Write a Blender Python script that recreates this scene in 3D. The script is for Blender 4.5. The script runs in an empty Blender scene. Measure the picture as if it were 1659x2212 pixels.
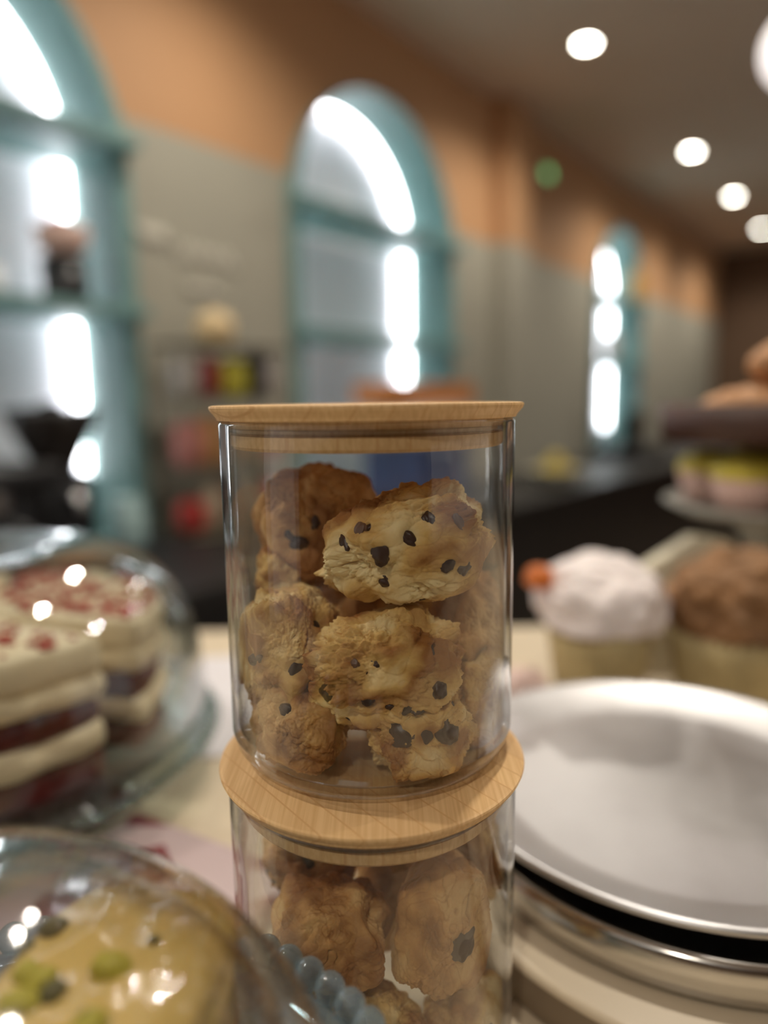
import bpy, bmesh, math, random
import numpy as np
from mathutils import Vector, Matrix

# ------------------------------------------------------------------ scene, camera, light, exposure
scene = bpy.context.scene
COL = scene.collection
cam_d = bpy.data.cameras.new('camera')
cam = bpy.data.objects.new('camera', cam_d)
COL.objects.link(cam)
scene.camera = cam
cam_d.sensor_fit = 'VERTICAL'
cam_d.sensor_height = 36.0
cam_d.lens = 36.0 * 1530 / 2212
cam_d.clip_start = 0.01
cam.matrix_world = (Matrix.Translation((0, 0, 1.36)) @ Matrix.Rotation(math.radians(90 - 8.7), 4, 'X')
                    @ Matrix.Rotation(math.radians(-0.8), 4, 'Z'))
cam_d.dof.use_dof = True
cam_d.dof.focus_distance = 0.217
cam_d.dof.aperture_fstop = cam_d.lens / 9.0

world = bpy.data.worlds.new('world')
scene.world = world
world.use_nodes = True
bg = world.node_tree.nodes['Background']
bg.inputs[0].default_value = (1.0, 0.95, 0.89, 1)
bg.inputs[1].default_value = 0.55

scene.view_settings.view_transform = 'Standard'
scene.view_settings.look = 'None'
scene.view_settings.exposure = 0.25
scene.view_settings.gamma = 1.0
scene.view_settings.use_curve_mapping = False
scene.cycles.transparent_max_bounces = 40
scene.cycles.max_bounces = 12
scene.cycles.sample_clamp_indirect = 6.0
scene.cycles.use_denoising = True

SPOT_POWER = 48.0        # watts of each ceiling downlight
LED_STRENGTH = 14.0      # light strips in the alcoves
LENS_STRENGTH = 40.0

# ------------------------------------------------------------------ helpers
def lin(c):
    c /= 255.0
    return c / 12.92 if c <= 0.04045 else ((c + 0.055) / 1.055) ** 2.4

def rgb(r, g, b):
    return (lin(r), lin(g), lin(b), 1.0)

def new_mat(name):
    m = bpy.data.materials.new(name)
    m.use_nodes = True
    nt = m.node_tree
    return m, nt, nt.nodes['Principled BSDF']

def mat(name, col, rough=0.5, metal=0.0, var=0.12, scale=8.0, bump=0.0, bscale=None, spec=0.5, coat=0.0, sss=0.0):
    """a surface with a soft mottling of its own colour"""
    m, nt, b = new_mat(name)
    N, L = nt.nodes, nt.links
    tc = N.new('ShaderNodeTexCoord')
    nz = N.new('ShaderNodeTexNoise'); nz.inputs['Scale'].default_value = scale; nz.inputs['Detail'].default_value = 4
    L.new(tc.outputs['Object'], nz.inputs['Vector'])
    rp = N.new('ShaderNodeValToRGB')
    c = col
    rp.color_ramp.elements[0].position = 0.3
    rp.color_ramp.elements[1].position = 0.7
    rp.color_ramp.elements[0].color = (c[0] * (1 - var), c[1] * (1 - var), c[2] * (1 - var), 1)
    rp.color_ramp.elements[1].color = (min(1, c[0] * (1 + var)), min(1, c[1] * (1 + var)), min(1, c[2] * (1 + var)), 1)
    L.new(nz.outputs['Fac'], rp.inputs['Fac'])
    L.new(rp.outputs['Color'], b.inputs['Base Color'])
    b.inputs['Roughness'].default_value = rough
    b.inputs['Metallic'].default_value = metal
    b.inputs['Specular IOR Level'].default_value = spec
    b.inputs['Coat Weight'].default_value = coat
    if sss:
        b.inputs['Subsurface Weight'].default_value = sss
        b.inputs['Subsurface Radius'].default_value = (0.01, 0.006, 0.003)
        b.inputs['Subsurface Scale'].default_value = 0.5
    if bump:
        n2 = N.new('ShaderNodeTexNoise'); n2.inputs['Scale'].default_value = bscale or scale * 6; n2.inputs['Detail'].default_value = 5
        L.new(tc.outputs['Object'], n2.inputs['Vector'])
        bp = N.new('ShaderNodeBump'); bp.inputs['Strength'].default_value = bump; bp.inputs['Distance'].default_value = 0.002
        L.new(n2.outputs['Fac'], bp.inputs['Height'])
        L.new(bp.outputs['Normal'], b.inputs['Normal'])
    return m

def emit(name, col, strength):
    m, nt, b = new_mat(name)
    b.inputs['Base Color'].default_value = (0.8, 0.8, 0.8, 1)
    b.inputs['Emission Color'].default_value = col
    b.inputs['Emission Strength'].default_value = strength
    return m

def clear(name, tint=(1, 1, 1), edge=(0.8, 0.8, 0.8), base=0.04, power=5.0, rough=0.0, wrinkle=0.0, wscale=30.0, haze=0.0, hazecol=(0.8, 0.8, 0.8, 1)):
    """thin clear sheet (glass, plastic): straight-through with a Fresnel mirror, darker where seen edge-on"""
    m = bpy.data.materials.new(name)
    m.use_nodes = True
    nt = m.node_tree; N, L = nt.nodes, nt.links
    N.clear()
    out = N.new('ShaderNodeOutputMaterial')
    lw = N.new('ShaderNodeLayerWeight'); lw.inputs['Blend'].default_value = 0.5
    pw = N.new('ShaderNodeMath'); pw.operation = 'POWER'; pw.inputs[1].default_value = power
    L.new(lw.outputs['Facing'], pw.inputs[0])
    ma = N.new('ShaderNodeMath'); ma.operation = 'MULTIPLY_ADD'; ma.inputs[1].default_value = 1 - base; ma.inputs[2].default_value = base
    L.new(pw.outputs[0], ma.inputs[0])
    p3 = N.new('ShaderNodeMath'); p3.operation = 'POWER'; p3.inputs[1].default_value = 3.0
    L.new(lw.outputs['Facing'], p3.inputs[0])
    mc = N.new('ShaderNodeMix'); mc.data_type = 'RGBA'
    mc.inputs[6].default_value = (*tint, 1); mc.inputs[7].default_value = (*edge, 1)
    L.new(p3.outputs[0], mc.inputs[0])
    tr = N.new('ShaderNodeBsdfTransparent'); L.new(mc.outputs[2], tr.inputs['Color'])
    gl = N.new('ShaderNodeBsdfGlossy'); gl.inputs['Roughness'].default_value = rough
    mx = N.new('ShaderNodeMixShader')
    L.new(ma.outputs[0], mx.inputs[0]); L.new(tr.outputs[0], mx.inputs[1]); L.new(gl.outputs[0], mx.inputs[2])
    last = mx
    if haze:
        df = N.new('ShaderNodeBsdfDiffuse'); df.inputs['Color'].default_value = hazecol
        m2 = N.new('ShaderNodeMixShader'); m2.inputs[0].default_value = haze
        L.new(mx.outputs[0], m2.inputs[1]); L.new(df.outputs[0], m2.inputs[2])
        last = m2
    L.new(last.outputs[0], out.inputs['Surface'])
    if wrinkle:
        tc = N.new('ShaderNodeTexCoord')
        nz = N.new('ShaderNodeTexNoise'); nz.inputs['Scale'].default_value = wscale; nz.inputs['Detail'].default_value = 3; nz.inputs['Distortion'].default_value = 0.8
        L.new(tc.outputs['Object'], nz.inputs['Vector'])
        bp = N.new('ShaderNodeBump'); bp.inputs['Strength'].default_value = wrinkle; bp.inputs['Distance'].default_value = 0.004
        L.new(nz.outputs['Fac'], bp.inputs['Height'])
        L.new(bp.outputs['Normal'], gl.inputs['Normal']); L.new(bp.outputs['Normal'], lw.inputs['Normal'])
    return m

# ---- numpy noise
_rng = np.random.RandomState(7)
_PERM = _rng.permutation(256)
_PERM = np.concatenate([_PERM, _PERM, _PERM])
_G = _rng.normal(size=(256, 3)); _G /= np.linalg.norm(_G, axis=1)[:, None]

def pn(P, f=1.0, seed=0):
    """gradient noise, about -0.6 .. 0.6"""
    P = np.asarray(P) * f + np.array([seed * 13.7, seed * 7.1, seed * 3.3]) + 100.0
    I = np.floor(P).astype(int); R = P - I
    U = R * R * R * (R * (R * 6 - 15) + 10)
    res = np.zeros(len(P))
    for dx in (0, 1):
        for dy in (0, 1):
            for dz in (0, 1):
                h = _PERM[(_PERM[(_PERM[(I[:, 0] + dx) & 255] + I[:, 1] + dy) & 255] + I[:, 2] + dz) & 255]
                g = _G[h]
                d = g[:, 0] * (R[:, 0] - dx) + g[:, 1] * (R[:, 1] - dy) + g[:, 2] * (R[:, 2] - dz)
                w = (U[:, 0] if dx else 1 - U[:, 0]) * (U[:, 1] if dy else 1 - U[:, 1]) * (U[:, 2] if dz else 1 - U[:, 2])
                res += w * d
    return res

def link(name, me, parent=None, loc=None, rz=0.0):
    o = bpy.data.objects.new(name, me)
    COL.objects.link(o)
    if loc is not None: o.location = loc
    if rz: o.rotation_euler = (0, 0, rz)
    if parent: o.parent = parent
    return o

def obj(name, bm, m, parent=None, loc=None, rz=0.0, smooth=True):
    bmesh.ops.recalc_face_normals(bm, faces=bm.faces)
    me = bpy.data.meshes.new(name)
    bm.to_mesh(me); bm.free()
    for k in (m if isinstance(m, (list, tuple)) else [m]): me.materials.append(k)
    if smooth:
        me.polygons.foreach_set('use_smooth', [True] * len(me.polygons))
    o = link(name, me, parent, loc, rz)
    return o

def tag(o, label, cat, group=None):
    o['label'] = label; o['category'] = cat
    if group: o['group'] = group
    return o

def empty(name, loc, label, cat, group=None, rz=0.0):
    o = bpy.data.objects.new(name, None); COL.objects.link(o)
    o.empty_display_size = 0.02
    o.location = loc; o.rotation_euler = (0, 0, rz)
    return tag(o, label, cat, group)

def struct(o):
    o['kind'] = 'structure'
    return o

def box(bm, x0, x1, y0, y1, z0, z1, bev=0.0, seg=2):
    r = bmesh.ops.create_cube(bm, size=1.0)
    vs = r['verts']
    for v in vs:
        v.co = Vector(((x0 + x1) / 2 + v.co.x * (x1 - x0), (y0 + y1) / 2 + v.co.y * (y1 - y0), (z0 + z1) / 2 + v.co.z * (z1 - z0)))
    if bev:
        es = list({e for v in vs for e in v.link_edges})
        bmesh.ops.bevel(bm, geom=es, offset=bev, segments=seg, affect='EDGES', profile=0.5)
    return bm

def BOX(x0, x1, y0, y1, z0, z1, bev=0.0, seg=2):
    return box(bmesh.new(), x0, x1, y0, y1, z0, z1, bev, seg)

def lathe(bm, prof, n=96, c=(0, 0, 0), closed=False):
    """revolve (r, z) points about z; r==0 ends become poles"""
    rings = []
    for r, z in prof:
        if r <= 1e-7:
            rings.append([bm.verts.new((c[0], c[1], c[2] + z))])
        else:
            rings.append([bm.verts.new((c[0] + r * math.cos(2 * math.pi * k / n), c[1] + r * math.sin(2 * math.pi * k / n), c[2] + z)) for k in range(n)])
    pairs = list(zip(rings, rings[1:])) + ([(rings[-1], rings[0])] if closed else [])
    for a, b in pairs:
        for k in range(n):
            k2 = (k + 1) % n
            if len(a) == 1 and len(b) == 1: continue
            if len(a) == 1: bm.faces.new((a[0], b[k], b[k2]))
            elif len(b) == 1: bm.faces.new((a[k], b[0], a[k2]))
            else: bm.faces.new((a[k], b[k], b[k2], a[k2]))
    return bm

def LATHE(prof, n=96, c=(0, 0, 0), closed=False):
    return lathe(bmesh.new(), prof, n, c, closed)

def tube(bm, pts, r, n=10, cap=True):
    pts = [Vector(p) for p in pts]
    rad = r if isinstance(r, (list, tuple)) else [r] * len(pts)
    rings = []; up = None
    for i, p in enumerate(pts):
        t = (pts[min(i + 1, len(pts) - 1)] - pts[max(i - 1, 0)]).normalized()
        if up is None:
            up = Vector((0, 0, 1)) if abs(t.z) < 0.9 else Vector((1, 0, 0))
        a = t.cross(up).normalized(); b = a.cross(t).normalized(); up = b
        rings.append([bm.verts.new(p + (a * math.cos(2 * math.pi * k / n) + b * math.sin(2 * math.pi * k / n)) * rad[i]) for k in range(n)])
    for A, B in zip(rings, rings[1:]):
        for k in range(n): bm.faces.new((A[k], A[(k + 1) % n], B[(k + 1) % n], B[k]))
    if cap:
        bm.faces.new(rings[0][::-1]); bm.faces.new(rings[-1])
    return bm

def TUBE(pts, r, n=10): return tube(bmesh.new(), pts, r, n)

_ICO = {}
def ico(sub):
    if sub not in _ICO:
        bm = bmesh.new(); bmesh.ops.create_icosphere(bm, subdivisions=sub, radius=1.0)
        bm.verts.ensure_lookup_table()
        V = np.array([v.co[:] for v in bm.verts]); V /= np.linalg.norm(V, axis=1)[:, None]
        Fc = np.array([[v.index for v in f.verts] for f in bm.faces])
        bm.free(); _ICO[sub] = (V, Fc)
    return _ICO[sub]

def np_mesh(name, V, Fc, m, attrs=None):
    me = bpy.data.meshes.new(name)
    me.vertices.add(len(V)); me.loops.add(Fc.size); me.polygons.add(len(Fc))
    me.vertices.foreach_set('co', V.astype(np.float32).ravel())
    me.loops.foreach_set('vertex_index', Fc.astype(np.int32).ravel())
    k = Fc.shape[1]
    me.polygons.foreach_set('loop_start', np.arange(0, Fc.size, k, dtype=np.int32))
    me.update(calc_edges=True)
    me.polygons.foreach_set('use_smooth', np.ones(len(Fc), dtype=bool))
    for an, av in (attrs or {}).items():
        at_ = me.attributes.new(an, 'FLOAT', 'POINT'); at_.data.foreach_set('value', av.astype(np.float32))
    me.materials.append(m)
    me.validate()
    return me

def euler(e):
    a, b, c = [math.radians(x) for x in e]
    return np.array((Matrix.Rotation(c, 3, 'Z') @ Matrix.Rotation(b, 3, 'Y') @ Matrix.Rotation(a, 3, 'X')))

# ------------------------------------------------------------------ materials
def wall_paint():
    """tan paint above the picture line, sage green below it (object z)"""
    m, nt, b = new_mat('two_tone_wall_paint'); N, L = nt.nodes, nt.links
    tc = N.new('ShaderNodeTexCoord'); sx = N.new('ShaderNodeSeparateXYZ'); L.new(tc.outputs['Object'], sx.inputs[0])
    gt = N.new('ShaderNodeMath'); gt.operation = 'GREATER_THAN'; gt.inputs[1].default_value = 2.24
    L.new(sx.outputs['Z'], gt.inputs[0])
    nz = N.new('ShaderNodeTexNoise'); nz.inputs['Scale'].default_value = 2.5; nz.inputs['Detail'].default_value = 6
    L.new(tc.outputs['Object'], nz.inputs['Vector'])
    mx = N.new('ShaderNodeMix'); mx.data_type = 'RGBA'
    mx.inputs[6].default_value = rgb(170, 166, 151); mx.inputs[7].default_value = rgb(196, 150, 108)
    L.new(gt.outputs[0], mx.inputs[0])
    m2 = N.new('ShaderNodeMix'); m2.data_type = 'RGBA'; m2.blend_type = 'MULTIPLY'; m2.inputs[0].default_value = 0.18
    L.new(mx.outputs[2], m2.inputs[6]); L.new(nz.outputs['Fac'], m2.inputs[7])
    L.new(m2.outputs[2], b.inputs['Base Color']); b.inputs['Roughness'].default_value = 0.7
    return m

M = {}
M['wall'] = wall_paint()
M['ceiling'] = mat('ceiling_paint', rgb(222, 204, 186), 0.8, var=0.04, scale=2)
M['end_wall'] = mat('brown_end_wall', rgb(98, 74, 54), 0.7, var=0.1)
M['floor'] = mat('dark_floor', rgb(118, 104, 90), 0.5, var=0.2)
M['teal'] = mat('teal_paint', rgb(112, 148, 145), 0.55, var=0.06, scale=3)
M['panel'] = mat('white_tile_panel', rgb(246, 244, 250), 0.6, var=0.04, scale=6)
M['led'] = emit('led_glow', (0.97, 0.97, 1.0, 1), LED_STRENGTH)
M['lens'] = emit('downlight_lens', (1.0, 0.95, 0.82, 1), LENS_STRENGTH)
M['white'] = mat('white_enamel', rgb(225, 222, 218), 0.4, var=0.03)
M['black'] = mat('black_plastic', rgb(22, 22, 24), 0.35, var=0.2)
M['blacktop'] = mat('black_counter', rgb(24, 22, 21), 0.45, var=0.2)
M['cream'] = mat('cream_stone', rgb(206, 190, 164), 0.4, var=0.05, scale=14)
M['taupe'] = mat('taupe_body_side_shade', rgb(128, 112, 92), 0.5, var=0.08)

# ------------------------------------------------------------------ room
TH = math.atan2(0.794, 0.607)            # direction of the arched wall
TV = Vector((math.cos(TH), math.sin(TH), 0)); NV = Vector((-math.sin(TH), math.cos(TH), 0))
W0 = Vector((0.324, 3.77, 0))
def wp(s, off, z):                        # a place s along the wall, off metres out into the room
    p = W0 + TV * s - NV * off
    return (p.x, p.y, z)
CEIL = 3.0
A = 0.577; APEX = 2.69; ZB = 0.93; ND = 0.28
ARCH = [(-1.875 - A, A), (-A + 0.045, A - 0.03), (2.13 + 0.47, 0.47)]   # centre, half width

bm = bmesh.new()
def wq(bm, pts): bm.faces.new([bm.verts.new(p) for p in pts])
S0, S1 = -5.0, 5.8
cur = S0
for c, a in ARCH:
    wq(bm, [(cur, 0, 0), (c - a, 0, 0), (c - a, 0, CEIL), (cur, 0, CEIL)])
    wq(bm, [(c - a, 0, 0), (c + a, 0, 0), (c + a, 0, ZB), (c - a, 0, ZB)])
    n = 40; zs = APEX - a
    for k in range(n):
        t0, t1 = math.pi * (1 - k / n), math.pi * (1 - (k + 1) / n)
        x0, x1 = c + a * math.cos(t0), c + a * math.cos(t1)
        wq(bm, [(x0, 0, zs + a * math.sin(t0)), (x1, 0, zs + a * math.sin(t1)), (x1, 0, CEIL), (x0, 0, CEIL)])
    cur = c + a
wq(bm, [(cur, 0, 0), (S1, 0, 0), (S1, 0, CEIL), (cur, 0, CEIL)])
struct(obj('wall_left', bm, M['wall'], loc=W0, rz=TH, smooth=False))
struct(obj('trim_1', BOX(0.50, 0.78, -0.10, 0.0, 0, CEIL, 0.004), M['wall'], loc=W0, rz=TH, smooth=False))
struct(obj('wall_back', BOX(S1, S1 + 0.1, -9, 0.4, 0, CEIL), M['end_wall'], loc=W0, rz=TH, smooth=False))
struct(obj('ceiling', BOX(S0, S1 + 0.1, -9, 0.4, CEIL, CEIL + 0.1), M['ceiling'], loc=W0, rz=TH, smooth=False))
struct(obj('floor', BOX(S0, S1 + 0.1, -9, 0.4, -0.1, 0), M['floor'], loc=W0, rz=TH, smooth=False))

struct(obj('wall_front_light_block', BOX(-4.0, 3.2, -2.75, -2.65, 0, CEIL), M['end_wall'], smooth=False))  # unseen wall added behind the camera to cut light from the front

def arch_path(c, a, n=48, zb=ZB):
    zs = APEX - a
    p = [(c + a, zb), (c + a, (zb + zs) / 2)]
    p += [(c + a * math.cos(math.pi * k / n), zs + a * math.sin(math.pi * k / n)) for k in range(n + 1)]
    p += [(c - a, (zb + zs) / 2), (c - a, zb)]
    return p
def strip_faces(bm, A_, B_):
    va = [bm.verts.new(p) for p in A_]; vb = [bm.verts.new(p) for p in B_]
    for k in range(len(va) - 1): bm.faces.new((va[k], va[k + 1], vb[k + 1], vb[k]))
WHICH = ['at the left edge of the photo', 'in the middle, above the jar', 'far right, the smallest']
for i, (c, a) in enumerate(ARCH):
    bm = bmesh.new()
    P = arch_path(c, a); Q = arch_path(c, a + 0.05)
    strip_faces(bm, [(x, -0.025, z) for x, z in P], [(x, ND, z) for x, z in P])
    strip_faces(bm, [(x, -0.025, z) for x, z in P], [(x, -0.025, z) for x, z in Q])
    strip_faces(bm, [(x, -0.025, z) for x, z in Q], [(x, 0.0, z) for x, z in Q])
    t = struct(obj('trim_%d' % (i + 2), bm, M['teal'], loc=W0, rz=TH, smooth=False))
    bm = bmesh.new()
    wq(bm, [(x, ND, z) for x, z in P])
    obj('back_panel', bm, M['panel'], parent=t, smooth=False)
    bm = bmesh.new(); wq(bm, [(c - a, 0, ZB), (c + a, 0, ZB), (c + a, ND, ZB), (c - a, ND, ZB)])
    obj('sill', bm, M['teal'], parent=t, smooth=False)
    R = arch_path(c, a - 0.014, zb=ZB + 0.2)
    l = obj('led_strip', TUBE([(x, ND - 0.028, z) for x, z in R], 0.012), M['led'], loc=W0, rz=TH)
    tag(l, 'glowing white light strip inside the alcove ' + WHICH[i], 'light strip', 'light strips in the alcoves')
    for j, z in enumerate((2.15, 1.66)):
        sh = BOX(c - a - 0.05, c + a + 0.05, -0.09, -0.028, z - 0.03, z + 0.005, 0.003)
        box(sh, c - a + 0.002, c + a - 0.002, -0.06, ND - 0.045, z - 0.03, z + 0.005)
        s = obj('wall_shelf', sh, M['teal'], loc=W0, rz=TH, smooth=False)
        tag(s, ('upper' if j == 0 else 'lower') + ' teal shelf in the lit arched alcove ' + WHICH[i], 'shelf', 'teal alcove shelves')

# ceiling downlights
M['trimring'] = mat('downlight_ring', rgb(225, 220, 210), 0.4, var=0.02)
def downlight(x, y, label):
    e = empty('ceiling_downlight', (x, y, CEIL), label, 'ceiling light', 'round ceiling downlights')
    obj('ring', LATHE([(0.040, -0.002), (0.040, -0.008), (0.055, -0.006), (0.058, -0.0005), (0.040, -0.0005)], 40), M['trimring'], e)
    obj('lens', LATHE([(0, -0.006), (0.02, -0.007), (0.0385, -0.004)], 40), M['lens'], e)
    ld = bpy.data.lights.new('downlight_lamp', 'SPOT'); ld.energy = SPOT_POWER; ld.color = (1, 0.92, 0.80)
    ld.spot_size = math.radians(150); ld.spot_blend = 0.9; ld.shadow_soft_size = 0.045
    lo = bpy.data.objects.new('downlight_lamp', ld); COL.objects.link(lo); lo.parent = e; lo.location = (0, 0, -0.03)
for x, y, lb in ((0.9685, 3.57, 'largest and uppermost of the bright round ceiling downlights'),
                 (2.0913, 5.037, 'second bright ceiling downlight, below and right of the largest one'),
                 (2.8957, 6.11, 'third bright ceiling downlight in the row going back'),
                 (3.721, 7.24, 'farthest bright ceiling downlight, cut by the right edge of the photo')):
    downlight(x, y, lb)
# unseen downlights added above and behind the camera, for fill light and highlights
for k, (x, y) in enumerate(((-0.16, 2.10), (0.35, 0.75), (-1.3, 0.5), (1.75, 1.0), (-0.45, -1.25))):
    downlight(x, y, 'round ceiling downlight added out of view to light the jars and counter')

# ------------------------------------------------------------------ display counter
CT = 1.12
e = empty('display_counter', (0, 0, 0), 'cream topped display counter carrying the jars, trays and pastries', 'counter')
obj('worktop', BOX(-0.62, 1.2, -0.12, 0.74, CT - 0.03, CT, 0.004), M['cream'], e, smooth=False)
obj('body', BOX(-0.59, 1.17, -0.09, 0.71, 0.0, CT - 0.03), M['taupe'], e, smooth=False)

# black back counter along the wall
e = empty('back_counter', W0, 'black work counter running along the arched wall', 'counter', rz=TH)
obj('worktop', BOX(-2.9, 5.6, -0.76, -0.03, 0.91, 0.95, 0.004), M['blacktop'], e, smooth=False)
obj('body', BOX(-2.9, 5.6, -0.70, -0.03, 0.0, 0.91), M['black'], e, smooth=False)

# ------------------------------------------------------------------ glass jars with bamboo lids
def bamboo():
    m, nt, b = new_mat('bamboo_wood'); N, L = nt.nodes, nt.links
    tc = N.new('ShaderNodeTexCoord')
    mp = N.new('ShaderNodeMapping'); mp.inputs['Rotation'].default_value = (0, 0, math.radians(-38))
    L.new(tc.outputs['Object'], mp.inputs['Vector'])
    sx = N.new('ShaderNodeSeparateXYZ'); L.new(mp.outputs[0], sx.inputs[0])
    # staves 9 mm wide, each with a tone of its own
    dv = N.new('ShaderNodeMath'); dv.operation = 'MULTIPLY'; dv.inputs[1].default_value = 1 / 0.0085; L.new(sx.outputs['X'], dv.inputs[0])
    fl = N.new('ShaderNodeMath'); fl.operation = 'FLOOR'; L.new(dv.outputs[0], fl.inputs[0])
    fr = N.new('ShaderNodeMath'); fr.operation = 'FRACT'; L.new(dv.outputs[0], fr.inputs[0])
    wn = N.new('ShaderNodeTexWhiteNoise'); wn.noise_dimensions = '1D'; L.new(fl.outputs[0], wn.inputs['W'])
    rp = N.new('ShaderNodeValToRGB')
    rp.color_ramp.elements[0].color = rgb(222, 184, 134); rp.color_ramp.elements[1].color = rgb(232, 194, 140)
    L.new(wn.outputs['Value'], rp.inputs['Fac'])
    # long fibres
    m2 = N.new('ShaderNodeMapping'); m2.inputs['Rotation'].default_value = (0, 0, math.radians(-38)); m2.inputs['Scale'].default_value = (900, 18, 300)
    L.new(tc.outputs['Object'], m2.inputs['Vector'])
    nz = N.new('ShaderNodeTexNoise'); nz.inputs['Scale'].default_value = 1.0; nz.inputs['Detail'].default_value = 4
    L.new(m2.outputs[0], nz.inputs['Vector'])
    r2 = N.new('ShaderNodeValToRGB'); r2.color_ramp.elements[0].position = 0.35; r2.color_ramp.elements[1].position = 0.62
    r2.color_ramp.elements[0].color = (0.82, 0.75, 0.66, 1); r2.color_ramp.elements[1].color = (1, 1, 1, 1)
    L.new(nz.outputs['Fac'], r2.inputs['Fac'])
    mu = N.new('ShaderNodeMix'); mu.data_type = 'RGBA'; mu.blend_type = 'MULTIPLY'; mu.inputs[0].default_value = 0.8
    L.new(rp.outputs['Color'], mu.inputs[6]); L.new(r2.outputs['Color'], mu.inputs[7])
    # thin dark seams
    lt = N.new('ShaderNodeMath'); lt.operation = 'LESS_THAN'; lt.inputs[1].default_value = 0.07; L.new(fr.outputs[0], lt.inputs[0])
    ms = N.new('ShaderNodeMix'); ms.data_type = 'RGBA'; L.new(lt.outputs[0], ms.inputs[0])
    L.new(mu.outputs[2], ms.inputs[6]); ms.inputs[7].default_value = rgb(208, 164, 112)
    L.new(ms.outputs[2], b.inputs['Base Color']); b.inputs['Roughness'].default_value = 0.5
    b.inputs['Specular IOR Level'].default_value = 0.3
    return m
M['bamboo'] = bamboo()
M['seal'] = clear('silicone_seal', (0.92, 0.92, 0.9), (0.6, 0.6, 0.6), base=0.08, rough=0.25)
M['glass'] = clear('jar_glass', (0.975, 0.98, 0.975), (0.93, 0.94, 0.94), base=0.035, power=3.0)

JARS = {'upper': (-0.0053, 0.244, 1.24), 'lower': (-0.0053, 0.234, 1.12)}
def jar(which, label):
    x, y, z = JARS[which]
    e = empty('glass_jar', (x, y, z), label, 'jar', 'clear jars with bamboo lids')
    Ro, Ri = 0.0497, 0.0475
    out = [(0, 0.0004), (0.030, 0.0004), (0.040, 0.0), (0.0435, 0.0006), (0.0465, 0.0022), (0.0485, 0.0050), (Ro, 0.0095), (Ro, 0.030), (Ro, 0.060), (Ro, 0.090), (Ro, 0.1138),
           (Ro - 0.0004, 0.1147), (Ro - 0.0011, 0.1150), (Ri + 0.0004, 0.1147), (Ri, 0.1138), (Ri, 0.090), (Ri, 0.060), (Ri, 0.030), (Ri, 0.0110), (0.0462, 0.0068), (0.0440, 0.0044), (0.0405, 0.0032), (0.030, 0.0030), (0, 0.0030)]
    obj('glass_body', LATHE(out, 160), M['glass'], e)
    lid = LATHE([(0, 0.1200), (0.045, 0.1200), (0.0516, 0.1200), (0.0524, 0.1198), (0.0526, 0.1192), (0.0522, 0.1183), (0.0505, 0.1163), (0.0500, 0.1153), (0.0460, 0.1152),
                 (0.0458, 0.1128), (0.0440, 0.1126), (0.0440, 0.1108), (0.0458, 0.1106), (0.0458, 0.1072), (0.0450, 0.1062), (0.030, 0.1060), (0, 0.1060)], 160)
    l = obj('lid', lid, M['bamboo'], e)
    l.rotation_euler = (0, 0, 0)
    for p in l.data.polygons: p.use_smooth = False
    obj('seal_ring', LATHE([(0.0441, 0.1124), (0.0466, 0.1128), (0.0471, 0.1122), (0.0466, 0.1116), (0.0441, 0.1110)], 120), M['seal'], l)
    return e
jar('upper', 'upper clear glass jar of cookies with bamboo lid, stacked on the other jar')
jar('lower', 'lower clear glass jar of cookies standing on the counter, its lid carrying a jar')

# ---- cookies
def cookie_mat(name, pale, gold, brown, bias):
    m, nt, b = new_mat(name); N, L = nt.nodes, nt.links
    ab = N.new('ShaderNodeAttribute'); ab.attribute_name = 'bake'
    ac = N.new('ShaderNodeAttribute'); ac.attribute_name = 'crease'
    tc = N.new('ShaderNodeTexCoord')
    nz = N.new('ShaderNodeTexNoise'); nz.inputs['Scale'].default_value = 160; nz.inputs['Detail'].default_value = 6; nz.inputs['Roughness'].default_value = 0.65
    L.new(tc.outputs['Object'], nz.inputs['Vector'])
    a1 = N.new('ShaderNodeMath'); a1.operation = 'MULTIPLY_ADD'; a1.inputs[1].default_value = 0.55; a1.inputs[2].default_value = -0.275 + bias
    L.new(nz.outputs['Fac'], a1.inputs[0])
    a2 = N.new('ShaderNodeMath'); a2.operation = 'ADD'; L.new(a1.outputs[0], a2.inputs[0]); L.new(ab.outputs['Fac'], a2.inputs[1])
    rp = N.new('ShaderNodeValToRGB')
    rp.color_ramp.elements[0].position = 0.12; rp.color_ramp.elements[0].color = pale
    rp.color_ramp.elements[1].position = 0.95; rp.color_ramp.elements[1].color = brown
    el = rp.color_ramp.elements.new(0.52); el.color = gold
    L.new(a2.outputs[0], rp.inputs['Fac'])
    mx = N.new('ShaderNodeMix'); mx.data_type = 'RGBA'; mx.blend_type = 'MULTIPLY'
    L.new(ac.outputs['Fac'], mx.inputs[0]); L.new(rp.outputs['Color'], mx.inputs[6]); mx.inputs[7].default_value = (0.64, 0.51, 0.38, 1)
    L.new(mx.outputs[2], b.inputs['Base Color'])
    b.inputs['Roughness'].default_value = 0.62; b.inputs['Specular IOR Level'].default_value = 0.28
    b.inputs['Subsurface Weight'].default_value = 0.12; b.inputs['Subsurface Radius'].default_value = (0.004, 0.002, 0.001); b.inputs['Subsurface Scale'].default_value = 0.5
    n2 = N.new('ShaderNodeTexNoise'); n2.inputs['Scale'].default_value = 420; n2.inputs['Detail'].default_value = 6
    L.new(tc.outputs['Object'], n2.inputs['Vector'])
    bp = N.new('ShaderNodeBump'); bp.inputs['Strength'].default_value = 0.55; bp.inputs['Distance'].default_value = 0.0008
    L.new(n2.outputs['Fac'], bp.inputs['Height']); L.new(bp.outputs['Normal'], b.inputs['Normal'])
    return m
PALE, GOLD, BROWN = rgb(240, 218, 166), rgb(220, 182, 114), rgb(160, 108, 56)
M['ck_pale'] = cookie_mat('pale_cookie', PALE, GOLD, BROWN, 0.08)
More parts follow.
